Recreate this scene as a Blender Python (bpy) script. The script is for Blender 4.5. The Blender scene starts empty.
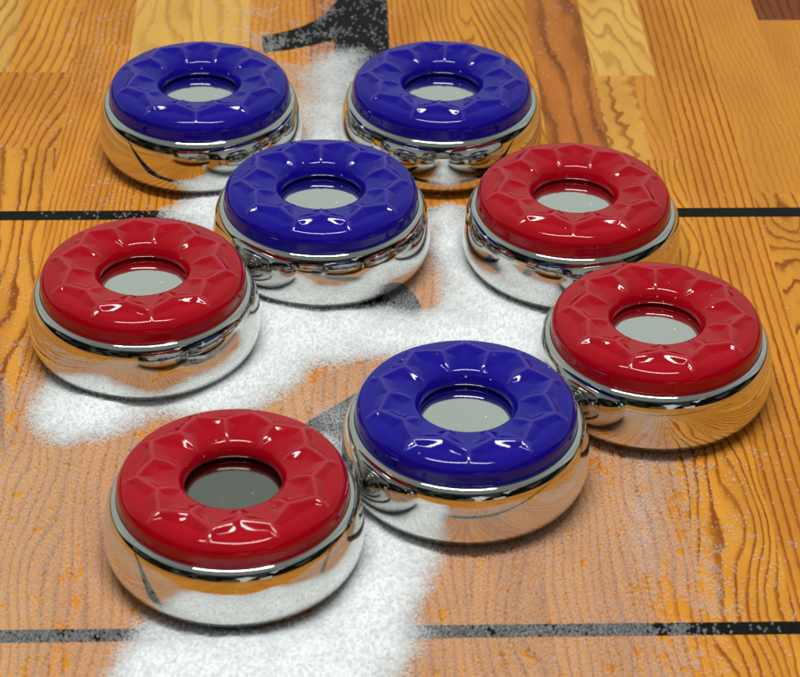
import bpy, bmesh, math, random
import numpy as np
from mathutils import Vector, Matrix

R = 0.0293                       # radius of one puck in metres; the layout below is in puck radii
rng = np.random.default_rng(7)
random.seed(7)
scene = bpy.context.scene
COL = scene.collection

# ------------------------------------------------------------------ camera geometry
FPX, PITCH, YAW, ROLL, DIST = 2305.1, 0.604604, 0.042268, 0.0174052, 20.32548
fw = np.array([math.sin(YAW) * math.cos(PITCH), math.cos(YAW) * math.cos(PITCH), -math.sin(PITCH)])
_rt = np.array([math.cos(YAW), -math.sin(YAW), 0.0])
_up = np.cross(_rt, fw)
rt = math.cos(ROLL) * _rt + math.sin(ROLL) * _up
up = -math.sin(ROLL) * _rt + math.cos(ROLL) * _up
CAM = -fw * DIST


def on_table(px, py, z=0.0):
    """where a point measured in the photograph lies on the table, in puck radii"""
    d = fw + rt * (px - 400) / FPX + up * (338.5 - py) / FPX
    p = CAM + (z - CAM[2]) / d[2] * d
    return (p[0], p[1])


# ------------------------------------------------------------------ node helpers
def new_mat(name):
    m = bpy.data.materials.new(name)
    m.use_nodes = True
    nt = m.node_tree
    nt.nodes.clear()
    out = nt.nodes.new('ShaderNodeOutputMaterial')
    return m, nt, out


class NB:
    def __init__(self, nt):
        self.nt = nt

    def n(self, typ, **kw):
        nd = self.nt.nodes.new(typ)
        for k, v in kw.items():
            setattr(nd, k, v)
        return nd

    def link(self, a, b):
        self.nt.links.new(a, b)

    def put(self, sock, v):
        if isinstance(v, bpy.types.NodeSocket):
            self.link(v, sock)
        else:
            sock.default_value = v

    def m(self, op, a, b=None, c=None, clamp=False):
        nd = self.n('ShaderNodeMath', operation=op, use_clamp=clamp)
        self.put(nd.inputs[0], a)
        if b is not None:
            self.put(nd.inputs[1], b)
        if c is not None:
            self.put(nd.inputs[2], c)
        return nd.outputs[0]

    def xyz(self, x, y, z):
        nd = self.n('ShaderNodeCombineXYZ')
        self.put(nd.inputs[0], x); self.put(nd.inputs[1], y); self.put(nd.inputs[2], z)
        return nd.outputs[0]

    def noise(self, vec, scale=1.0, detail=2.0, rough=0.5, dist=0.0):
        nd = self.n('ShaderNodeTexNoise')
        self.put(nd.inputs['Vector'], vec)
        nd.inputs['Scale'].default_value = scale
        nd.inputs['Detail'].default_value = detail
        nd.inputs['Roughness'].default_value = rough
        nd.inputs['Distortion'].default_value = dist
        return nd.outputs['Fac']

    def ramp(self, fac, stops, interp='LINEAR'):
        nd = self.n('ShaderNodeValToRGB')
        cr = nd.color_ramp
        cr.interpolation = interp
        while len(cr.elements) < len(stops):
            cr.elements.new(0.5)
        for e, (p, c) in zip(cr.elements, stops):
            e.position = p
            e.color = (c, c, c, 1) if isinstance(c, (int, float)) else (*c, 1)
        self.put(nd.inputs[0], fac)
        return nd.outputs[0]

    def mix(self, fac, a, b, mode='MIX'):
        nd = self.n('ShaderNodeMix', data_type='RGBA', blend_type=mode)
        self.put(nd.inputs['Factor'], fac)
        for s, v in ((nd.inputs[6], a), (nd.inputs[7], b)):
            self.put(s, (*v, 1) if isinstance(v, tuple) and len(v) == 3 else v)
        return nd.outputs[2]


def mapr(nb, v, a, b, c=0.0, d=1.0, smooth=True):
    nd = nb.n('ShaderNodeMapRange', interpolation_type='SMOOTHSTEP' if smooth else 'LINEAR')
    nb.put(nd.inputs[0], v)
    for i, x in enumerate((a, b, c, d)):
        nb.put(nd.inputs[i + 1], x)
    return nd.outputs[0]


# ------------------------------------------------------------------ materials
def chrome_material(name, base, rough, scratch):
    m, nt, out = new_mat(name)
    nb = NB(nt)
    p = nb.n('ShaderNodeBsdfPrincipled')
    tc = nb.n('ShaderNodeTexCoord').outputs['Object']
    sep = nb.n('ShaderNodeSeparateXYZ'); nb.link(tc, sep.inputs[0])
    ps = nb.xyz(nb.m('MULTIPLY', sep.outputs[0], 1 / R), nb.m('MULTIPLY', sep.outputs[1], 1 / R), nb.m('MULTIPLY', sep.outputs[2], 1 / R))
    smudge = nb.noise(ps, 2.6, 4, 0.6)
    nb.link(mapr(nb, smudge, 0.45, 0.75, rough, rough + 0.05), p.inputs['Roughness'])
    fine = nb.noise(ps, 34, 2, 0.6)
    dust = mapr(nb, fine, 0.64, 0.74, 0.0, 0.30)
    vd = nb.n('ShaderNodeTexVoronoi'); vd.inputs['Scale'].default_value = 42.0
    nb.link(ps, vd.inputs['Vector'])
    vs = nb.n('ShaderNodeSeparateColor'); nb.link(vd.outputs['Color'], vs.inputs[0])
    low = mapr(nb, nb.m('MULTIPLY', sep.outputs[2], 1 / R), 0.0, 0.22, 0.38, 0.004)
    grain_ = nb.m('MULTIPLY', nb.m('LESS_THAN', vs.outputs[0], low), nb.m('LESS_THAN', vd.outputs['Distance'], 0.33))
    nb.link(nb.mix(dust, base, (0.62, 0.62, 0.6)), p.inputs['Base Color'])
    nb.link(nb.m('SUBTRACT', 1.0, nb.m('MULTIPLY', grain_, 0.7)), p.inputs['Metallic'])
    bmp = nb.n('ShaderNodeBump')
    bmp.inputs['Strength'].default_value = scratch
    bmp.inputs['Distance'].default_value = 0.0003
    st = nb.xyz(nb.m('MULTIPLY', sep.outputs[0], 9 / R), nb.m('MULTIPLY', sep.outputs[1], 1.2 / R), nb.m('MULTIPLY', sep.outputs[2], 1.2 / R))
    nb.link(nb.noise(st, 3.0, 4, 0.65, 0.8), bmp.inputs['Height'])
    nb.link(bmp.outputs[0], p.inputs['Normal'])
    nb.link(p.outputs[0], out.inputs[0])
    return m


CHROME = chrome_material('polished chrome', (0.71, 0.705, 0.685), 0.015, 0.012)
DISC = chrome_material('polished inset disc', (0.83, 0.84, 0.82), 0.04, 0.01)
DARK_REFL = chrome_material('scratched inset disc with painted dark reflection', (0.28, 0.285, 0.265), 0.10, 0.05)  # scratched disc; its darker base colour paints in a dark reflection


def cap_material(name, base, edge):
    m, nt, out = new_mat(name)
    nb = NB(nt)
    p = nb.n('ShaderNodeBsdfPrincipled')
    at = nb.n('ShaderNodeAttribute', attribute_name='ridge')
    tc = nb.n('ShaderNodeTexCoord').outputs['Object']
    v = nb.noise(tc, 60, 3, 0.55)
    c0 = nb.mix(mapr(nb, v, 0.3, 0.7), tuple(x * 0.93 for x in base), tuple(min(1, x * 1.06) for x in base))
    c1 = nb.mix(nb.m('MULTIPLY', at.outputs['Fac'], 0.55), c0, edge)
    vo = nb.n('ShaderNodeTexVoronoi'); vo.inputs['Scale'].default_value = 1 / (R * 0.035)
    oi = nb.n('ShaderNodeObjectInfo').outputs['Random']
    off = nb.n('ShaderNodeVectorMath', operation='ADD'); nb.link(tc, off.inputs[0]); nb.link(oi, off.inputs[1])
    nb.link(off.outputs[0], vo.inputs['Vector'])
    sc = nb.n('ShaderNodeSeparateColor'); nb.link(vo.outputs['Color'], sc.inputs[0])
    du = nb.n('ShaderNodeAttribute', attribute_name='dust').outputs['Fac']
    speck = nb.m('MULTIPLY', nb.m('LESS_THAN', vo.outputs['Distance'], nb.m('ADD', nb.m('MULTIPLY', sc.outputs[1], 0.16), 0.08)), nb.m('LESS_THAN', sc.outputs[0], du))
    nb.link(nb.mix(nb.m('MULTIPLY', speck, 0.6), c1, (0.7, 0.66, 0.66)), p.inputs['Base Color'])
    sc2 = nb.noise(off.outputs[0], 45, 4, 0.65)
    nb.link(mapr(nb, sc2, 0.40, 0.75, 0.045, 0.13), p.inputs['Roughness'])
    p.inputs['IOR'].default_value = 1.37
    bmp = nb.n('ShaderNodeBump')
    bmp.inputs['Strength'].default_value = 0.05
    bmp.inputs['Distance'].default_value = 0.0006
    nb.link(nb.noise(tc, 330, 2, 0.5), bmp.inputs['Height'])
    nb.link(bmp.outputs[0], p.inputs['Normal'])
    nb.link(p.outputs[0], out.inputs[0])
    return m


RED = cap_material('red moulded plastic', (0.335, 0.0006, 0.008), (0.40, 0.045, 0.065))
BLUE = cap_material('blue moulded plastic', (0.008, 0.003, 0.228), (0.075, 0.048, 0.31))


def wood_material():
    m, nt, out = new_mat('printed plank laminate')
    nb = NB(nt)
    p = nb.n('ShaderNodeBsdfPrincipled')
    tc = nb.n('ShaderNodeTexCoord').outputs['Object']
    sep = nb.n('ShaderNodeSeparateXYZ'); nb.link(tc, sep.inputs[0])
    x = nb.m('MULTIPLY', sep.outputs[0], 1 / R)
    y = nb.m('MULTIPLY', sep.outputs[1], 1 / R)
    col = nb.n('ShaderNodeAttribute', attribute_name='tone').outputs['Color']
    dark = nb.n('ShaderNodeAttribute', attribute_name='line').outputs['Color']
    a1 = nb.n('ShaderNodeAttribute', attribute_name='grain'); s1 = nb.n('ShaderNodeSeparateXYZ'); nb.link(a1.outputs['Vector'], s1.inputs[0])
    a2 = nb.n('ShaderNodeAttribute', attribute_name='extra'); s2 = nb.n('ShaderNodeSeparateXYZ'); nb.link(a2.outputs['Vector'], s2.inputs[0])
    freq, warp, slant = s1.outputs
    seed, zig, stren = s2.outputs
    sx = nb.m('ADD', x, nb.m('MULTIPLY', seed, 7.31))
    n1 = nb.noise(nb.xyz(nb.m('MULTIPLY', sx, 1.5), nb.m('MULTIPLY', y, 0.42), seed), 1.0, 1.5, 0.45)
    n2 = nb.noise(nb.xyz(nb.m('MULTIPLY', sx, 3.0), nb.m('MULTIPLY', y, 0.9), seed), 1.0, 2, 0.5)
    n3 = nb.noise(nb.xyz(nb.m('MULTIPLY', sx, 22), nb.m('MULTIPLY', y, 9), seed), 1.0, 2, 0.6)
    tri = nb.m('PINGPONG', nb.m('ADD', nb.m('MULTIPLY', y, 3.6), nb.m('MULTIPLY', n2, 0.9)), 0.5)
    u = nb.m('SUBTRACT', x, nb.m('MULTIPLY', slant, y))
    u = nb.m('ADD', u, nb.m('MULTIPLY', warp, nb.m('SUBTRACT', n1, 0.5)))
    u = nb.m('ADD', u, nb.m('MULTIPLY', zig, tri))
    F = nb.m('ADD', nb.m('MULTIPLY', u, freq), nb.m('MULTIPLY', nb.m('SUBTRACT', n2, 0.5), nb.m('ADD', 0.15, nb.m('MULTIPLY', warp, 1.3))))
    F = nb.m('ADD', F, nb.m('MULTIPLY', nb.m('SUBTRACT', n3, 0.5), 0.34))
    fr = nb.m('FRACT', nb.m('ADD', F, 40.0))
    ring = nb.ramp(fr, [(0.0, 0.06), (0.10, 0.0), (0.45, 0.03), (0.62, 0.22), (0.72, 0.75), (0.79, 1.0), (0.90, 1.0), (0.955, 0.25), (1.0, 0.06)])
    # every line varies in weight along and between rings
    rv = nb.noise(nb.xyz(nb.m('MULTIPLY', nb.m('FLOOR', F), 0.73), nb.m('MULTIPLY', y, 0.8), seed), 1.0, 2, 0.6)
    fac = nb.m('MULTIPLY', nb.m('MULTIPLY', ring, stren), mapr(nb, rv, 0.25, 0.7, 0.6, 1.0))
    fib = nb.noise(nb.xyz(nb.m('MULTIPLY', sx, 55), nb.m('MULTIPLY', y, 5), seed), 1.0, 3, 0.65)
    fib2 = nb.noise(nb.xyz(nb.m('MULTIPLY', sx, 150), nb.m('MULTIPLY', y, 60), seed), 1.0, 2, 0.6)
    big = nb.noise(nb.xyz(nb.m('MULTIPLY', sx, 2.2), nb.m('MULTIPLY', y, 0.6), seed), 1.0, 2, 0.5)
    c = nb.mix(nb.m('MULTIPLY', mapr(nb, big, 0.3, 0.75), 0.32), col, dark)
    c = nb.mix(mapr(nb, fib, 0.50, 0.78, 0.0, 0.30), c, dark)
    c = nb.mix(mapr(nb, fib2, 0.56, 0.8, 0.0, 0.35), c, dark)
    c = nb.mix(fac, c, dark)
    nb.link(c, p.inputs['Base Color'])
    nb.link(mapr(nb, fib, 0.3, 0.7, 0.36, 0.46), p.inputs['Roughness'])
    p.inputs['Specular IOR Level'].default_value = 0.12
    bmp = nb.n('ShaderNodeBump')
    bmp.inputs['Strength'].default_value = 0.12
    bmp.inputs['Distance'].default_value = 0.0001
    nb.link(fib2, bmp.inputs['Height'])
    nb.link(bmp.outputs[0], p.inputs['Normal'])
    nb.link(p.outputs[0], out.inputs[0])
    return m


WOOD = wood_material()


def ink_material():
    m, nt, out = new_mat('black printed ink')
    nb = NB(nt)
    p = nb.n('ShaderNodeBsdfPrincipled')
    tc = nb.n('ShaderNodeTexCoord').outputs['Object']
    n = nb.noise(tc, 900, 3, 0.6)
    nb.link(nb.mix(mapr(nb, n, 0.4, 0.7), (0.004, 0.005, 0.0045), (0.009, 0.010, 0.009)), p.inputs['Base Color'])
    p.inputs['Roughness'].default_value = 0.42
    p.inputs['Specular IOR Level'].default_value = 0.08
    nb.link(p.outputs[0], out.inputs[0])
    return m


INK = ink_material()


def bead_material():
    m, nt, out = new_mat('clear silicone bead')
    nb = NB(nt)
    tr = nb.n('ShaderNodeBsdfTransparent')
    tr.inputs[0].default_value = (0.98, 0.98, 0.98, 1)
    df = nb.n('ShaderNodeBsdfPrincipled')
    df.inputs['Base Color'].default_value = (0.93, 0.95, 0.96, 1)
    df.inputs['Roughness'].default_value = 0.16
    mx = nb.n('ShaderNodeMixShader')
    lw = nb.n('ShaderNodeLayerWeight')
    lw.inputs[0].default_value = 0.35
    rnd = nb.n('ShaderNodeObjectInfo').outputs['Random']
    a = nb.m('ADD', nb.m('MULTIPLY', lw.outputs['Facing'], 0.13), nb.m('MULTIPLY', rnd, 0.05))
    nb.link(nb.m('ADD', a, 0.06), mx.inputs[0])
    nb.link(tr.outputs[0], mx.inputs[1]); nb.link(df.outputs[0], mx.inputs[2])
    nb.link(mx.outputs[0], out.inputs[0])
    return m


BEAD = bead_material()


def powder_material():
    m, nt, out = new_mat('white wax powder')
    nb = NB(nt)
    p = nb.n('ShaderNodeBsdfPrincipled')
    tc = nb.n('ShaderNodeTexCoord').outputs['Object']
    vo = nb.n('ShaderNodeTexVoronoi'); vo.inputs['Scale'].default_value = 1 / (R * 0.021)
    nb.link(tc, vo.inputs['Vector'])
    n = nb.noise(tc, 2400, 2, 0.6)
    c = nb.mix(mapr(nb, vo.outputs['Distance'], 0.15, 0.75), (0.88, 0.925, 0.945), (0.835, 0.885, 0.905))
    c = nb.mix(mapr(nb, n, 0.35, 0.75, 0.0, 0.3), c, (0.76, 0.81, 0.82))
    nb.link(c, p.inputs['Base Color'])
    p.inputs['Roughness'].default_value = 0.7
    p.inputs['Specular IOR Level'].default_value = 0.2
    bmp = nb.n('ShaderNodeBump', invert=True)
    bmp.inputs['Strength'].default_value = 0.22
    bmp.inputs['Distance'].default_value = 0.0003
    nb.link(vo.outputs['Distance'], bmp.inputs['Height'])
    nb.link(bmp.outputs[0], p.inputs['Normal'])
    at = nb.n('ShaderNodeAttribute', attribute_name='thickness').outputs['Fac']
    # thin powder lets the print show between its particles
    gap = nb.m('MULTIPLY', nb.m('SUBTRACT', vo.outputs['Distance'], 0.35), 0.9)
    t = nb.m('SUBTRACT', at, gap)
    al = nb.m('SUBTRACT', 1.0, nb.m('EXPONENT', nb.m('MULTIPLY', nb.m('MAXIMUM', t, 0.0), -1.15)))
    al = nb.m('MULTIPLY', al, mapr(nb, at, 0.02, 0.35))
    nb.link(al, p.inputs['Alpha'])
    nb.link(p.outputs[0], out.inputs[0])
    return m


POWDER = powder_material()


# ------------------------------------------------------------------ mesh helpers
def mesh_np(name, verts, quads, smooth=True):
    me = bpy.data.meshes.new(name)
    verts = np.asarray(verts, dtype=np.float32)
    quads = np.asarray(quads, dtype=np.int32)
    me.vertices.add(len(verts)); me.vertices.foreach_set('co', verts.ravel())
    k = quads.shape[1]
    me.loops.add(quads.size); me.loops.foreach_set('vertex_index', quads.ravel())
    me.polygons.add(len(quads))
    me.polygons.foreach_set('loop_start', np.arange(len(quads), dtype=np.int32) * k)
    me.polygons.foreach_set('loop_total', np.full(len(quads), k, dtype=np.int32))
    me.polygons.foreach_set('use_smooth', np.full(len(quads), smooth, dtype=bool))
    me.update(calc_edges=True)
    me.validate()
    return me


def link(name, me, mat=None, parent=None):
    o = bpy.data.objects.new(name, me)
    COL.objects.link(o)
    if mat:
        me.materials.append(mat)
    if parent:
        o.parent = parent
    return o


def grid_quads(nr, nt, wrap=True):
    i = np.arange(nr - 1)[:, None]
    j = np.arange(nt if wrap else nt - 1)[None, :]
    j2 = (j + 1) % nt
    a = i * nt + j; b = i * nt + j2; c = (i + 1) * nt + j2; d = (i + 1) * nt + j
    return np.stack([a, b, c, d], -1).reshape(-1, 4)


# ------------------------------------------------------------------ puck meshes
def chrome_profile():
    pts = [(0.0, 0.006), (0.60, 0.006), (0.70, 0.0)]
    zw, rb, rr, zr = 0.2694, 0.750, 0.906, 0.6240
    for t in np.linspace(0, math.pi / 2, 28):
        pts.append((rb + (1 - rb) * math.sin(t), zw * (1 - math.cos(t))))
    for t in np.linspace(0, math.radians(83.0), 60)[1:]:
        pts.append((rr + (1 - rr) * math.cos(t), zw + (zr - zw) * math.sin(t)))
    r, z = pts[-1]
    for a in np.linspace(18, 5, 6):                 # the polished bevel that holds the cap
        r -= 0.0042; z += 0.0042 * math.tan(math.radians(a))
        pts.append((r, z))
    pts += [(r - 0.004, z - 0.001), (r - 0.006, z - 0.008), (r - 0.006, z - 0.05), (0.6, 0.58)]
    return np.array(pts)


def lathe(name, prof, nt=192):
    th = np.linspace(0, 2 * math.pi, nt, endpoint=False)
    v = np.stack([prof[:, :1] * np.cos(th), prof[:, :1] * np.sin(th), prof[:, 1:] + 0 * th], -1).reshape(-1, 3) * R
    return mesh_np(name, v, grid_quads(len(prof), nt))


def seg_dist(px, py, a, b):
    ax, ay = a; bx, by = b
    dx, dy = bx - ax, by - ay
    t = np.clip(((px - ax) * dx + (py - ay) * dy) / (dx * dx + dy * dy), 0, 1)
    return np.hypot(px - ax - t * dx, py - ay - t * dy)


def cap_mesh(name):
    NT = 720
    prof = []
    for z in np.linspace(0.605, 0.685, 5):
        prof.append((0.8868 - 0.0038 * ((z - 0.605) / 0.08) ** 2, z))
    nn = 2.0                                         # a slightly squared section
    for t in np.linspace(0.02, math.pi / 2, 62):
        prof.append((0.62 + 0.263 * math.cos(t) ** (2 / nn), 0.697 + 0.170 * math.sin(t) ** (2 / nn)))
    for t in np.linspace(math.pi / 2, math.pi - 0.02, 58)[1:]:
        prof.append((0.62 - 0.2525 * (-math.cos(t)) ** (2 / nn), 0.697 + 0.170 * math.sin(t) ** (2 / nn)))
    for z in np.linspace(0.68, 0.63, 7):
        prof.append((0.3675 + 0.058 * ((0.68 - z) / 0.05) ** 1.1, z))
    prof = np.array(prof)
    n_ = len(prof)
    tg = np.gradient(prof, axis=0)
    nr = np.stack([tg[:, 1], -tg[:, 0]], -1)
    nr /= np.linalg.norm(nr, axis=1, keepdims=True)
    th = np.linspace(0, 2 * math.pi, NT, endpoint=False)
    r = prof[:, 0][:, None] + 0 * th
    # fold the azimuth into one half sector of the tenfold moulding
    w = math.radians(18)
    f = np.abs((th + w) % (2 * w) - w)[None, :] + 0 * r
    px, py = r * np.cos(f), r * np.sin(f)
    pol = lambda rad, a: (rad * math.cos(a), rad * math.sin(a))
    P, A, B, Cc = pol(0.835, 0), pol(0.722, 0), pol(0.610, w), pol(0.405, w)
    A2, A3 = pol(0.680, math.radians(5.5)), pol(0.643, math.radians(12))
    e = np.minimum.reduce([seg_dist(px, py, P, A), seg_dist(px, py, A, A2), seg_dist(px, py, A2, A3), seg_dist(px, py, A3, B), seg_dist(px, py, B, Cc)])
    rim_o = 0.832 + 0.014 * np.sin(f / w * math.pi / 2)
    rim_i = 0.400
    inside = (r < rim_o) & (r > rim_i)
    e_all = np.minimum(e, np.minimum(np.abs(rim_o - r) * 0.75, np.abs(r - rim_i) * 0.8))
    top = (prof[:, 1] > 0.70)[:, None]
    depth = 0.033
    s = np.sqrt(e_all ** 2 + 0.012 ** 2) - 0.012
    k = 1 - np.exp(-(s / 0.046) ** 1.35)
    h = np.where(inside & top, -depth * k, 0.0)
    ridge = np.where(inside & top, np.exp(-(e / 0.014) ** 2), 0.0) * np.clip((0.86 - r) / 0.03, 0, 1) * np.clip((r - 0.40) / 0.03, 0, 1)
    rr = r + nr[:, 0][:, None] * h
    zz = prof[:, 1][:, None] + nr[:, 1][:, None] * h
    v = np.stack([rr * np.cos(th), rr * np.sin(th), zz], -1).reshape(-1, 3) * R
    me = mesh_np(name, v, grid_quads(n_, NT)[:, ::-1])
    at = me.attributes.new('ridge', 'FLOAT', 'POINT')
    at.data.foreach_set('value', ridge.astype(np.float32).ravel())
    dust = np.where((r < 0.39) & (zz < 0.77), 0.12, 0.004)
    at = me.attributes.new('dust', 'FLOAT', 'POINT')
    at.data.foreach_set('value', dust.astype(np.float32).ravel())
    return me


body_me = lathe('chrome_body', chrome_profile())
body_me.materials.append(CHROME)
disc_prof = np.array([(0.44, 0.60), (0.44, 0.648), (0.435, 0.652), (0.30, 0.6525), (0.15, 0.6526), (0.0005, 0.6526)])
disc_me = lathe('inset_disc', disc_prof, 96); disc_me.materials.append(DISC)
dark_refl_me = disc_me.copy(); dark_refl_me.materials.clear(); dark_refl_me.materials.append(DARK_REFL)
red_me = cap_mesh('cap'); blue_me = red_me.copy()
red_me.materials.append(RED); blue_me.materials.append(BLUE)

PUCKS = [
    (-1.865, 3.291, 'blue', 18, 'rear blue puck on bare wood, just below the flag of the black numeral 1'),
    (0.508, 3.294, 'blue', 30, 'rear blue puck standing on the stem of the black numeral 1'),
    (-0.685, 1.304, 'blue', 0, 'middle blue puck standing across the rear black line amid white powder'),
    (1.611, 1.221, 'red', 12, 'rear red puck, hidden partly behind the red puck at the right edge'),
    (-2.219, -0.075, 'red', 27, 'red puck at the left edge, half on bare wood and half on powder'),
    (2.112, -0.847, 'red', 31, 'red puck at the right edge, touching the nearest blue puck'),
    (0.450, -2.019, 'blue', 16, 'nearest blue puck, touching one red puck on each side'),
    (-1.371, -2.943, 'red', 7, 'nearest red puck, its centre disc scratched, a dark reflection painted into its grey'),
]


def make_puck(color):
    root = bpy.data.objects.new('shuffleboard_puck', None)
    COL.objects.link(root)
    root.empty_display_size = 0.01
    for nm, me in (('chrome_body', body_me), ('cap', red_me if color == 'red' else blue_me), ('inset_disc', disc_me)):
        o = bpy.data.objects.new(nm, me)
        COL.objects.link(o)
        o.parent = root
    return root


def copy_thing(root):
    c = root.copy(); COL.objects.link(c)
    for ch in root.children:
        k = ch.copy(); COL.objects.link(k); k.parent = c
    return c


protos = {}
for x, y, color, ang, label in PUCKS:
    if color not in protos:
        t = protos[color] = make_puck(color)
    else:
        t = copy_thing(protos[color])
    t.location = (x * R, y * R, 0.002 * R)
    t.rotation_euler = (0, 0, math.radians(ang))
    t['label'] = label
    t['category'] = 'puck'
    t['group'] = color + ' capped shuffleboard pucks'
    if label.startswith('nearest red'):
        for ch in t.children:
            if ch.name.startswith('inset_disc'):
                ch.data = dark_refl_me
                ch['label'] = 'scratched disc, dark reflection painted into its grey'

# ------------------------------------------------------------------ table surface
ORANGE = (0.63, 0.252, 0.028); GOLD = (0.66, 0.286, 0.034); PALE = (0.70, 0.40, 0.085)
RUST = (0.47, 0.155, 0.026); BROWN = (0.22, 0.055, 0.012); TAN = (0.60, 0.250, 0.031)
L_OR = (0.215, 0.044, 0.003); L_RUST = (0.06, 0.016, 0.004); L_PALE = (0.40, 0.17, 0.030); L_SOFT = (0.33, 0.105, 0.014)
# column: right edge .. list of (y_low, y_high, tone, line, freq, warp, slant, zigzag, strength)
X_EDGES = [-8.6, -7.9, -7.25, -6.6, -5.95, -5.3, -4.62, -3.97, -3.30, -2.72, -2.08, -1.45, -0.80, -0.16, 0.42, 1.0, 1.60, 2.208, 2.62, 2.865, 3.52, 4.165, 4.82, 5.47, 6.12, 6.8, 7.45, 8.1, 8.6]
Y0, Y1 = -18.0, 17.0
SPEC = {
    (-4.62, -3.97): [(4.98, Y1, PALE, L_OR, 8, .5, .10, 0, .7), (-1, 4.98, ORANGE, L_OR, 10, .4, .15, 0, .85), (Y0, -1, GOLD, L_OR, 8, .8, 0, 0, .8)],
    (-3.97, -3.30): [(4.98, Y1, GOLD, L_OR, 9, .4, .13, 0, .75), (3.38, 4.98, ORANGE, L_OR, 9.5, .35, .20, 0, .85), (Y0, 3.38, GOLD, L_OR, 6.3, 0.75, -.02, 0, 1.0)],
    (-3.30, -2.72): [(5.6, Y1, ORANGE, L_OR, 13, .3, .08, 0, .7), (-1.0, 5.6, ORANGE, L_OR, 17, .15, .06, 0, .75), (Y0, -1.0, GOLD, L_OR, 9, .9, .05, 0, .85)],
    (-2.72, -2.08): [(4.6, Y1, PALE, L_PALE, 5, 1.2, .1, 0, .6), (0.8, 4.6, ORANGE, L_OR, 15, .3, .04, 0, .8), (Y0, .8, ORANGE, L_OR, 12, .4, 0, 0, .8)],
    (-2.08, -1.45): [(4.9, Y1, PALE, L_PALE, 7, .5, -.05, 0, .55), (Y0, 4.9, ORANGE, L_OR, 11, .6, 0, 0, .8)],
    (-1.45, -0.80): [(5.0, Y1, ORANGE, L_SOFT, 13, .3, 0, 0, .8), (Y0, 5.0, GOLD, L_OR, 8, .8, 0, 0, .8)],
    (-0.80, -0.16): [(3.0, Y1, RUST, L_RUST, 12, .4, 0, 0, .6), (Y0, 3.0, ORANGE, L_OR, 9, .7, 0, 0, .8)],
    (-0.16, 0.42): [(3.0, Y1, ORANGE, L_OR, 14, .3, -.02, 0, .7), (Y0, 3.0, ORANGE, L_OR, 12, .4, 0, 0, .8)],
    (0.42, 1.0): [(2.5, Y1, GOLD, L_OR, 8, 1.3, -.10, 0, .75), (Y0, 2.5, ORANGE, L_OR, 8, .9, 0, 0, .85)],
    (1.0, 1.60): [(2.5, Y1, GOLD, L_OR, 10, .35, -.16, 0, .85), (Y0, 2.5, ORANGE, L_OR, 13, .4, 0, 0, .8)],
    (1.60, 2.208): [(1.5, Y1, RUST, (0.11, 0.028, 0.006), 3.4, .8, -.03, 0, .75), (Y0, 1.5, ORANGE, L_OR, 12, .6, 0, 0, .85)],
    (2.208, 2.62): [(4.87, Y1, PALE, L_PALE, 8.5, 1.2, -.22, 0, .8), (3.1, 4.87, (0.66, 0.33, 0.06), (0.23, 0.062, 0.010), 4.6, .55, -.03, .11, .9), (Y0, 3.1, GOLD, L_OR, 11.5, .9, 0, 0, .95)],
    (2.62, 2.865): [(4.87, Y1, PALE, L_PALE, 8.5, 1.2, -.22, 0, .8), (3.1, 4.87, TAN, L_SOFT, 13, .4, 0, 0, .7), (Y0, 3.1, GOLD, L_OR, 11.5, .9, 0, 0, .95)],
    (2.865, 3.52): [(Y0, Y1, ORANGE, L_OR, 12.3, .05, 0, 0, .92)],
    (3.52, 4.165): [(2.45, Y1, TAN, L_SOFT, 15, .35, -.04, .02, .5), (-3.2, 2.45, GOLD, L_OR, 8.5, 1.7, 0, 0, .95), (Y0, -3.2, ORANGE, L_OR, 9, .5, 0, 0, .9)],
    (4.165, 4.82): [(6.155, Y1, BROWN, L_RUST, 9, .5, 0, 0, .8), (Y0, 6.155, TAN, L_SOFT, 17, .4, 0, 0, .45)],
}
tones = [ORANGE, ORANGE, GOLD, TAN, PALE, RUST, GOLD]
verts, quads, tone, line, grain, extra = [], [], [], [], [], []
sd_prev = {}
for a, b in zip(X_EDGES[:-1], X_EDGES[1:]):
    spec = SPEC.get((a, b))
    if spec is None:
        spec = []
        y = Y0
        while y < Y1:
            y2 = min(Y1, y + random.uniform(4, 8))
            if Y1 - y2 < 1.5:
                y2 = Y1
            t = random.choice(tones)
            ln = {RUST: L_RUST, PALE: L_PALE}.get(t, L_OR)
            spec.append((y, y2, t, ln, random.uniform(7, 15), random.uniform(.2, 1.0), random.uniform(-.1, .1), 0, .85))
            y = y2
    for (y1, y2, t, ln, fq, wp, sl, zg, st) in spec:
        k = len(verts)
        verts += [(a * R, y1 * R, 0), (b * R, y1 * R, 0), (b * R, y2 * R, 0), (a * R, y2 * R, 0)]
        quads.append((k, k + 1, k + 2, k + 3))
        sd = random.uniform(0, 9) if (a, b) != (2.62, 2.865) or y1 == 3.1 else sd_prev[y1]
        if (a, b) == (2.208, 2.62):
            sd_prev[y1] = sd
        jit = random.uniform(.94, 1.05)
        if y1 == Y0 and -3.4 < a < 2.1:
            st *= 0.65                                # quieter figured boards
        for _ in range(4):
            tone.append((*[c * jit for c in t], 1)); line.append((*ln, 1)); grain.append((fq, wp, sl)); extra.append((sd, zg, st))
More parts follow.
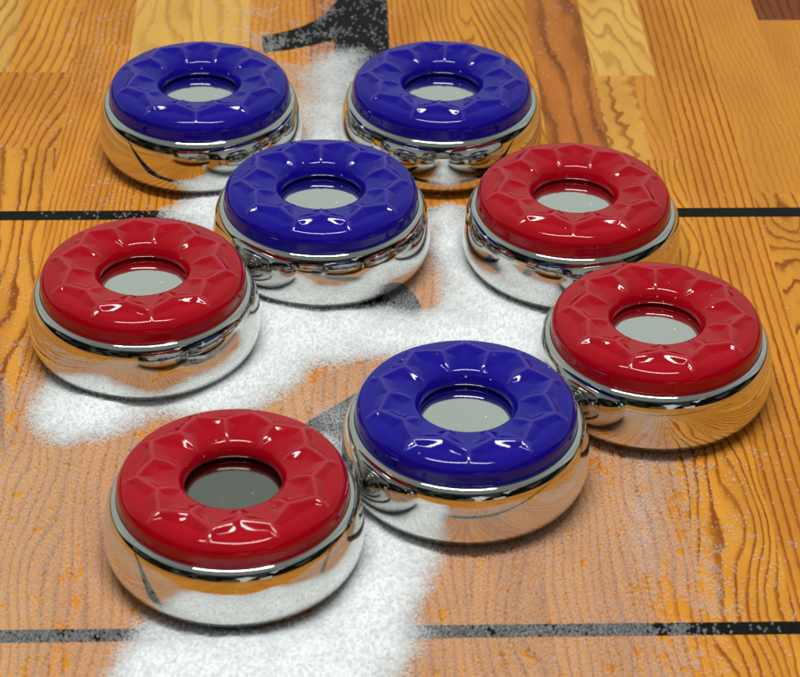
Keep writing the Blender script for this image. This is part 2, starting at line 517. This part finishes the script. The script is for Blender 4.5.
# the slab below the print
xa, xb, ya, yb, zb = -8.6 * R, 8.6 * R, Y0 * R, Y1 * R, -1.1 * R
k = len(verts)
verts += [(xa, ya, 0), (xb, ya, 0), (xb, yb, 0), (xa, yb, 0), (xa, ya, zb), (xb, ya, zb), (xb, yb, zb), (xa, yb, zb)]
for q in ((0, 4, 5, 1), (1, 5, 6, 2), (2, 6, 7, 3), (3, 7, 4, 0), (4, 7, 6, 5)):
    quads.append(tuple(k + i for i in q))
for _ in range(8):
    tone.append((*BROWN, 1)); line.append((*L_RUST, 1)); grain.append((9, .4, 0)); extra.append((1, 0, .7))
tme = mesh_np('table_surface', verts, quads, smooth=False)
for nm, typ, data, key in (('tone', 'FLOAT_COLOR', tone, 'color'), ('line', 'FLOAT_COLOR', line, 'color'), ('grain', 'FLOAT_VECTOR', grain, 'vector'), ('extra', 'FLOAT_VECTOR', extra, 'vector')):
    at = tme.attributes.new(nm, typ, 'POINT')
    at.data.foreach_set(key, np.array(data, dtype=np.float32).ravel())
table = link('table_surface', tme, WOOD)
table['kind'] = 'structure'


def flat_mark(name, pts, z=0.0045):
    """a printed mark: outline in puck radii, given a film's thickness"""
    bm = bmesh.new()
    vs = [bm.verts.new((x * R, y * R, z * R)) for x, y in pts]
    f = bm.faces.new(vs)
    bm.normal_update()
    if f.normal.z < 0:
        f.normal_flip()
    bmesh.ops.triangulate(bm, faces=[f])
    me = bpy.data.meshes.new(name); bm.to_mesh(me); bm.free()
    return link(name, me, INK, table)


for y_a, y_b in ((2.012, 2.174), (-3.917, -3.778)):
    flat_mark('boundary_line', [(-8.58, y_a), (8.58, y_a), (8.58, y_b), (-8.58, y_b)])
# numeral 1: a curved flag and a broad stem
one = [on_table(262, 36), on_table(280, 33), on_table(300, 27.5), on_table(316, 20), on_table(328, 11), on_table(337, 0), (-0.40, 6.95), (0.075, 6.95), (0.045, 3.5), (-0.545, 3.5), on_table(334, 40), on_table(312, 45.5), on_table(288, 50), on_table(263, 53)]
flat_mark('printed_numeral', one)
# numeral 2, mostly under the powder
two = []
for a in np.linspace(165, -38, 26):
    two.append((-0.55 + 0.76 * math.cos(math.radians(a)), 0.42 + 0.72 * math.sin(math.radians(a)) * (1.0 if a > 0 else 0.9)))
two += [(0.35, -0.30), (0.20, -0.70), (-0.30, -1.15), (-0.50, -1.62), (0.30, -1.62), (0.30, -2.15), (-1.20, -2.15), (-1.18, -1.75), (-0.98, -1.42), (-0.79, -1.20), (-0.47, -0.885), (-0.20, -0.62), (0.0, -0.38), (0.0, -0.08), (-0.25, 0.12)]
for a in np.linspace(-20, 165, 16):
    two.append((-0.58 + 0.24 * math.cos(math.radians(a)), 0.36 + 0.26 * math.sin(math.radians(a))))
flat_mark('printed_numeral', two)

# ------------------------------------------------------------------ wax powder and beads
DX = 0.025
gx = np.arange(-5.3, 5.6, DX); gy = np.arange(-5.4, 7.6, DX)
GX, GY = np.meshgrid(gx, gy, indexing='ij')


def smooth_noise(cx, cy, seed):
    """value noise on the grid with cells of cx by cy radii"""
    g = np.random.default_rng(seed)
    u = (GX - gx[0]) / cx; v = (GY - gy[0]) / cy
    T = g.random((int(u.max()) + 3, int(v.max()) + 3))
    i, j = u.astype(int), v.astype(int)
    a, b = u - i, v - j
    a = a * a * (3 - 2 * a); b = b * b * (3 - 2 * b)
    return (T[i, j] * (1 - a) + T[i + 1, j] * a) * (1 - b) + (T[i, j + 1] * (1 - a) + T[i + 1, j + 1] * a) * b


def fbm(cx, cy, seed):
    return (smooth_noise(cx, cy, seed) * .5 + smooth_noise(cx / 2.1, cy / 2.1, seed + 1) * .3 + smooth_noise(cx / 4.3, cy / 4.3, seed + 2) * .2) - .5


def poly_sd(px_pts):
    """signed distance (positive inside) to an outline measured in the photograph"""
    P = np.array([on_table(*p) for p in px_pts])
    d = np.full(GX.shape, 1e9); ins = np.zeros(GX.shape, bool)
    for (x0, y0), (x1, y1) in zip(P, np.roll(P, -1, 0)):
        d = np.minimum(d, seg_dist(GX, GY, (x0, y0), (x1, y1)))
        c = ((y0 > GY) != (y1 > GY))
        with np.errstate(divide='ignore', invalid='ignore'):
            xi = (x1 - x0) * (GY - y0) / ((y1 - y0) if y1 != y0 else 1e-9) + x0
        ins ^= c & (GX < xi)
    return np.where(ins, d, -d)


def sstep(a, b, x):
    t = np.clip((x - a) / (b - a), 0, 1)
    return t * t * (3 - 2 * t)


n_a = fbm(0.6, 0.6, 11); n_b = fbm(0.25, 0.3, 21); n_c = fbm(1.5, 1.5, 31)
heap = np.zeros(GX.shape)
HEAPS = [
    # outline in the photograph, soft edge, thickness
    ([(322, 62), (352, 58), (356, 120), (350, 200), (300, 200), (304, 130)], 0.30, 1.6),
    ([(196, 200), (225, 185), (300, 150), (345, 130), (360, 190), (300, 250), (225, 240), (172, 216)], 0.22, 3.2),
    ([(235, 240), (262, 296), (320, 296), (368, 318), (415, 332), (460, 316), (462, 285), (436, 222), (446, 216), (470, 262), (545, 318), (545, 360), (480, 356), (420, 352), (385, 350), (335, 354), (300, 362), (262, 388), (215, 412), (170, 404), (125, 425), (70, 430), (52, 412), (70, 388), (130, 395), (235, 360)], 0.26, 4.2),
    ([(362, 490), (388, 520), (404, 545), (408, 590), (404, 620), (378, 660), (364, 720), (120, 720), (140, 655), (165, 636), (270, 640), (325, 625), (352, 570)], 0.26, 4.2),
    ([(340, 455), (362, 470), (370, 520), (340, 520), (325, 440)], 0.15, 1.8),
    ([(640, 455), (652, 480), (648, 520), (655, 570), (640, 570), (632, 500)], 0.25, 0.45),
    ([(300, 400), (345, 405), (352, 440), (330, 440)], 0.15, 0.35),
]
for pts, soft, th in HEAPS:
    sd = poly_sd(pts) + n_a * 0.30 + n_b * 0.12
    heap = np.maximum(heap, th * sstep(-soft * 1.35, soft * 1.8, sd))
heap *= 1 + n_c * 0.5 + n_b * 0.25
mono = np.zeros(GX.shape)
fil = fbm(0.11, 0.40, 41)                     # swept gaps run with the boards
fine = fbm(0.065, 0.10, 51)
MONO = [
    ([(-80, 360), (14, 380), (40, 370), (150, 385), (300, 365), (340, 345), (400, 335), (350, 480), (200, 470), (200, 600), (230, 740), (-120, 740)], 0.85, 0.92),
    ([(370, 480), (480, 520), (600, 430), (668, 440), (690, 470), (692, 520), (700, 570), (688, 620), (684, 740), (360, 740)], 1.0, 1.06),
    ([(385, 245), (440, 205), (480, 215), (570, 320), (570, 400), (400, 400), (340, 350)], 0.25, 1.3),
    ([(290, 385), (420, 335), (430, 420), (320, 450)], 0.2, 1.3),
    ([(285, 66), (350, 60), (370, 210), (165, 224), (175, 190), (290, 150)], 0.25, 1.05),
    ([(250, 32), (340, 44), (350, 70), (280, 75), (240, 45)], 0.35, 0.55),
]
for pts, soft, dn in MONO:
    sd = poly_sd(pts) + n_a * 0.7 + n_b * 0.4
    mono = np.maximum(mono, dn * sstep(-soft, soft, sd))
# a loose sprinkle beyond
sprinkle = np.zeros(GX.shape)
for pts, soft, dn in [
    ([(-40, 240), (60, 0), (300, -20), (330, 60), (290, 70), (200, 60), (110, 100), (110, 190), (200, 210), (60, 216)], 0.5, 0.022),
    ([(60, 20), (140, 10), (140, 60), (100, 110), (70, 80)], 0.3, 0.10),
    ([(90, 160), (130, 190), (180, 200), (160, 220), (90, 215)], 0.25, 0.20),
    ([(220, 0), (345, -20), (345, 70), (230, 60)], 0.4, 0.24),
    ([(335, -20), (395, -20), (395, 60), (335, 60)], 0.2, 0.09),
    ([(500, -20), (600, -20), (590, 120), (520, 100)], 0.5, 0.02),
    ([(640, 60), (830, 0), (830, 330), (690, 240)], 0.5, 0.002),
    ([(650, 440), (700, 440), (745, 520), (740, 700), (660, 700)], 0.35, 0.20),
    ([(700, 400), (830, 380), (830, 700), (720, 700)], 0.5, 0.025),
    ([(-40, 270), (30, 260), (40, 370), (-40, 400)], 0.3, 0.09),
    ([(20, 330), (60, 380), (40, 420), (-40, 420), (-40, 380)], 0.3, 0.35),
]:
    sprinkle = np.maximum(sprinkle, dn * sstep(-soft, soft, poly_sd(pts)))
clump = sstep(-.05, .22, fbm(0.14, 0.14, 61)) * 2.2
sprinkle = sprinkle * (0.25 + clump)
# pucks swept their own footprint
pd = np.full(GX.shape, 9.0)
for p in PUCKS:
    pd = np.minimum(pd, np.hypot(GX - p[0], GY - p[1]))
heap = heap * sstep(0.74, 0.98, pd)
heap = np.where(pd < 0.765, 0, np.maximum(heap, 0))


def sample(F, x, y):
    u = np.clip((x - gx[0]) / DX, 0, F.shape[0] - 1.001); v = np.clip((y - gy[0]) / DX, 0, F.shape[1] - 1.001)
    i, j = u.astype(int), v.astype(int); a, b = u - i, v - j
    return (F[i, j] * (1 - a) + F[i + 1, j] * a) * (1 - b) + (F[i, j + 1] * (1 - a) + F[i + 1, j + 1] * a) * b


LAYER = 0.019
# the powder bed as one draped sheet
keep = heap > 0.03
kk = keep.copy()
kk[1:] |= keep[:-1]; kk[:-1] |= keep[1:]; kk[:, 1:] |= kk[:, :-1].copy(); kk[:, :-1] |= kk[:, 1:].copy()
idx = -np.ones(GX.shape, np.int64); idx[kk] = np.arange(kk.sum())
zz = 0.008 + heap * LAYER + n_b * 0.012 * np.clip(heap, 0, 1)
V = np.stack([GX[kk], GY[kk], np.maximum(zz[kk], 0.008)], -1) * R
full = kk[:-1, :-1] & kk[1:, :-1] & kk[1:, 1:] & kk[:-1, 1:]
Q = np.stack([idx[:-1, :-1][full], idx[1:, :-1][full], idx[1:, 1:][full], idx[:-1, 1:][full]], -1)
pme = mesh_np('wax_powder', V, Q)
at = pme.attributes.new('thickness', 'FLOAT', 'POINT'); at.data.foreach_set('value', heap[kk].astype(np.float32))
powder = link('wax_powder', pme, POWDER)
powder['kind'] = 'stuff'; powder['label'] = 'soft drifts of white shuffleboard wax powder spread between the pucks'; powder['category'] = 'powder'

# beads: jittered hexagonal packing, thinned by the density maps
PITCH_B = 0.0225
xs = np.arange(-4.6, 5.2, PITCH_B); ys = np.arange(-4.75, 7.2, PITCH_B * 0.866)
BX, BY = np.meshgrid(xs, ys, indexing='ij')
BX = BX + (np.arange(len(ys)) % 2)[None, :] * PITCH_B / 2
BX = (BX + rng.normal(0, PITCH_B * 0.13, BX.shape)).ravel(); BY = (BY + rng.normal(0, PITCH_B * 0.13, BY.size).reshape(len(xs), len(ys))).ravel()
d_m = sample(mono, BX, BY); d_h = sample(heap, BX, BY); d_s = sample(sprinkle, BX, BY)
hole = sample(fil, BX, BY) * 1.1 + sample(fine, BX, BY) * 1.5 + sample(n_c, BX, BY) * 0.35 + rng.normal(0, 0.13, BX.size)
u = rng.random(BX.size)
keepb = (d_m + hole * 0.9 > 0.55) & (u < np.clip(d_m * 1.6 + 0.25, 0, 0.985)) & (d_m > 0.04)
keepb |= (u < d_s) | (d_h > 0.25 + 0.5 * u)
pdist = np.full(BX.size, 9.0)
for p in PUCKS:
    pdist = np.minimum(pdist, np.hypot(BX - p[0], BY - p[1]))
keepb &= pdist > 0.775 + 0.02 * rng.random(BX.size)
bx, by, bh = BX[keepb], BY[keepb], d_h[keepb]
rad = np.clip(rng.normal(0.0112, 0.0011, bx.size), 0.008, 0.0135)
bz = 0.004 + np.where(bh > 0.1, bh * LAYER, 0) + rad * np.where(bh > 0.6, rng.uniform(0.2, 1.1, bx.size), 1.0)
pts = np.stack([bx, by, bz], -1) * R
# a second scatter riding on the first layer where it is thickest
sel = (bh > 0.6) & (rng.random(bx.size) < 0.35)
p2 = np.stack([bx[sel] + 0.011, by[sel] + 0.007, bz[sel] + 0.014], -1) * R
pts = np.concatenate([pts, p2]); rad = np.concatenate([rad, rad[sel]])
bme = bpy.data.meshes.new('wax_beads')
bme.vertices.add(len(pts)); bme.vertices.foreach_set('co', pts.astype(np.float32).ravel())
at = bme.attributes.new('size', 'FLOAT', 'POINT'); at.data.foreach_set('value', (rad * R).astype(np.float32))
bme.update()
beads = link('wax_beads', bme, BEAD)
beads['kind'] = 'stuff'; beads['label'] = 'tiny clear wax beads scattered one layer deep over wood and lines'; beads['category'] = 'beads'
ng = bpy.data.node_groups.new('bead scatter', 'GeometryNodeTree')
ng.interface.new_socket('Geometry', in_out='INPUT', socket_type='NodeSocketGeometry')
ng.interface.new_socket('Geometry', in_out='OUTPUT', socket_type='NodeSocketGeometry')
gi = ng.nodes.new('NodeGroupInput'); go = ng.nodes.new('NodeGroupOutput')
ico = ng.nodes.new('GeometryNodeMeshIcoSphere'); ico.inputs['Radius'].default_value = 1.0; ico.inputs['Subdivisions'].default_value = 2
sm = ng.nodes.new('GeometryNodeSetShadeSmooth')
mt = ng.nodes.new('GeometryNodeSetMaterial'); mt.inputs['Material'].default_value = BEAD
m2p = ng.nodes.new('GeometryNodeMeshToPoints')
iop = ng.nodes.new('GeometryNodeInstanceOnPoints')
na = ng.nodes.new('GeometryNodeInputNamedAttribute'); na.data_type = 'FLOAT'; na.inputs['Name'].default_value = 'size'
L = ng.links.new
L(gi.outputs[0], m2p.inputs['Mesh']); L(m2p.outputs[0], iop.inputs['Points'])
L(ico.outputs['Mesh'], sm.inputs[0]); L(sm.outputs[0], mt.inputs['Geometry']); L(mt.outputs[0], iop.inputs['Instance'])
L([o for o in na.outputs if o.enabled][0], iop.inputs['Scale'])
L(iop.outputs[0], go.inputs[0])
md = beads.modifiers.new('scatter', 'NODES'); md.node_group = ng
print('beads', len(pts), 'powder verts', len(V))

# ------------------------------------------------------------------ light
world = bpy.data.worlds.new('World'); scene.world = world
world.use_nodes = True
nt = world.node_tree; nt.nodes.clear()
nb = NB(nt)
wo = nb.n('ShaderNodeOutputWorld'); bg = nb.n('ShaderNodeBackground')
tc = nb.n('ShaderNodeTexCoord').outputs['Generated']
sp = nb.n('ShaderNodeSeparateXYZ'); nb.link(tc, sp.inputs[0])
az = nb.m('ARCTAN2', sp.outputs[1], sp.outputs[0]); el = sp.outputs[2]
ceil_n = nb.noise(tc, 1.6, 2, 0.5)
ceil_c = nb.mix(mapr(nb, ceil_n, 0.3, 0.7), (0.32, 0.365, 0.33), (0.46, 0.52, 0.47))
br = nb.n('ShaderNodeTexVoronoi', distance='CHEBYCHEV'); br.inputs['Scale'].default_value = 1.0
nb.link(nb.xyz(nb.m('MULTIPLY', az, 4.5), nb.m('MULTIPLY', el, 5.0), 0.0), br.inputs['Vector'])
sc_ = nb.n('ShaderNodeSeparateColor'); nb.link(br.outputs['Color'], sc_.inputs[0])
room = nb.ramp(sc_.outputs[0], [(0.0, (0.004, 0.005, 0.004)), (0.40, (0.012, 0.016, 0.012)), (0.66, (0.04, 0.045, 0.036)), (0.80, (0.10, 0.08, 0.055)), (0.87, (0.015, 0.022, 0.018)), (0.93, (0.55, 0.6, 0.58))], 'CONSTANT')
ceil_c = nb.mix(mapr(nb, el, 0.66, 0.95), ceil_c, (0.20, 0.22, 0.20))
ceil_c = nb.mix(mapr(nb, sp.outputs[1], 0.25, -0.35), ceil_c, (0.20, 0.22, 0.20))
side = mapr(nb, sp.outputs[1], -0.15, 0.35)                 # cluttered wall behind the camera, plain pale wall opposite
lo = nb.m('SUBTRACT', 0.36, nb.m('MULTIPLY', side, 0.38))
c = nb.mix(mapr(nb, el, lo, nb.m('ADD', lo, 0.11)), room, ceil_c)
c = nb.mix(mapr(nb, el, -0.12, -0.04), (0.02, 0.018, 0.015), c)
nb.link(c, bg.inputs[0]); bg.inputs[1].default_value = 1.0
nb.link(bg.outputs[0], wo.inputs[0])


def area(name, loc, target, sx, sy, power, color):
    l = bpy.data.lights.new(name, 'AREA'); l.shape = 'RECTANGLE'; l.size = sx; l.size_y = sy; l.energy = power; l.color = color
    o = bpy.data.objects.new(name, l); COL.objects.link(o)
    o.location = loc
    o.rotation_euler = (Vector(target) - Vector(loc)).to_track_quat('-Z', 'Y').to_euler()
    return o


area('ceiling_lamp', (-0.04, -0.20, 1.18), (0, 0, 0), 0.74, 0.14, 14.6, (1.0, 0.985, 0.955))

# ------------------------------------------------------------------ camera
cam = bpy.data.cameras.new('camera')
co = bpy.data.objects.new('camera', cam); COL.objects.link(co)
M = Matrix(((rt[0], up[0], -fw[0], CAM[0] * R), (rt[1], up[1], -fw[1], CAM[1] * R), (rt[2], up[2], -fw[2], CAM[2] * R), (0, 0, 0, 1)))
co.matrix_world = M
cam.sensor_width = 36.0
cam.lens = FPX / 800 * 36.0
cam.clip_start = 0.01; cam.clip_end = 100
cam.dof.use_dof = True
cam.dof.focus_distance = (DIST - 0.5) * R
cam.dof.aperture_fstop = 38
scene.camera = co

scene.view_settings.view_transform = 'Standard'
scene.view_settings.look = 'None'
scene.view_settings.exposure = 0.0
scene.view_settings.gamma = 1.0
scene.render.engine = 'CYCLES'
cy = scene.cycles
cy.max_bounces = 10; cy.diffuse_bounces = 3; cy.glossy_bounces = 8; cy.transparent_max_bounces = 24
cy.sample_clamp_indirect = 4.0
cy.use_denoising = True
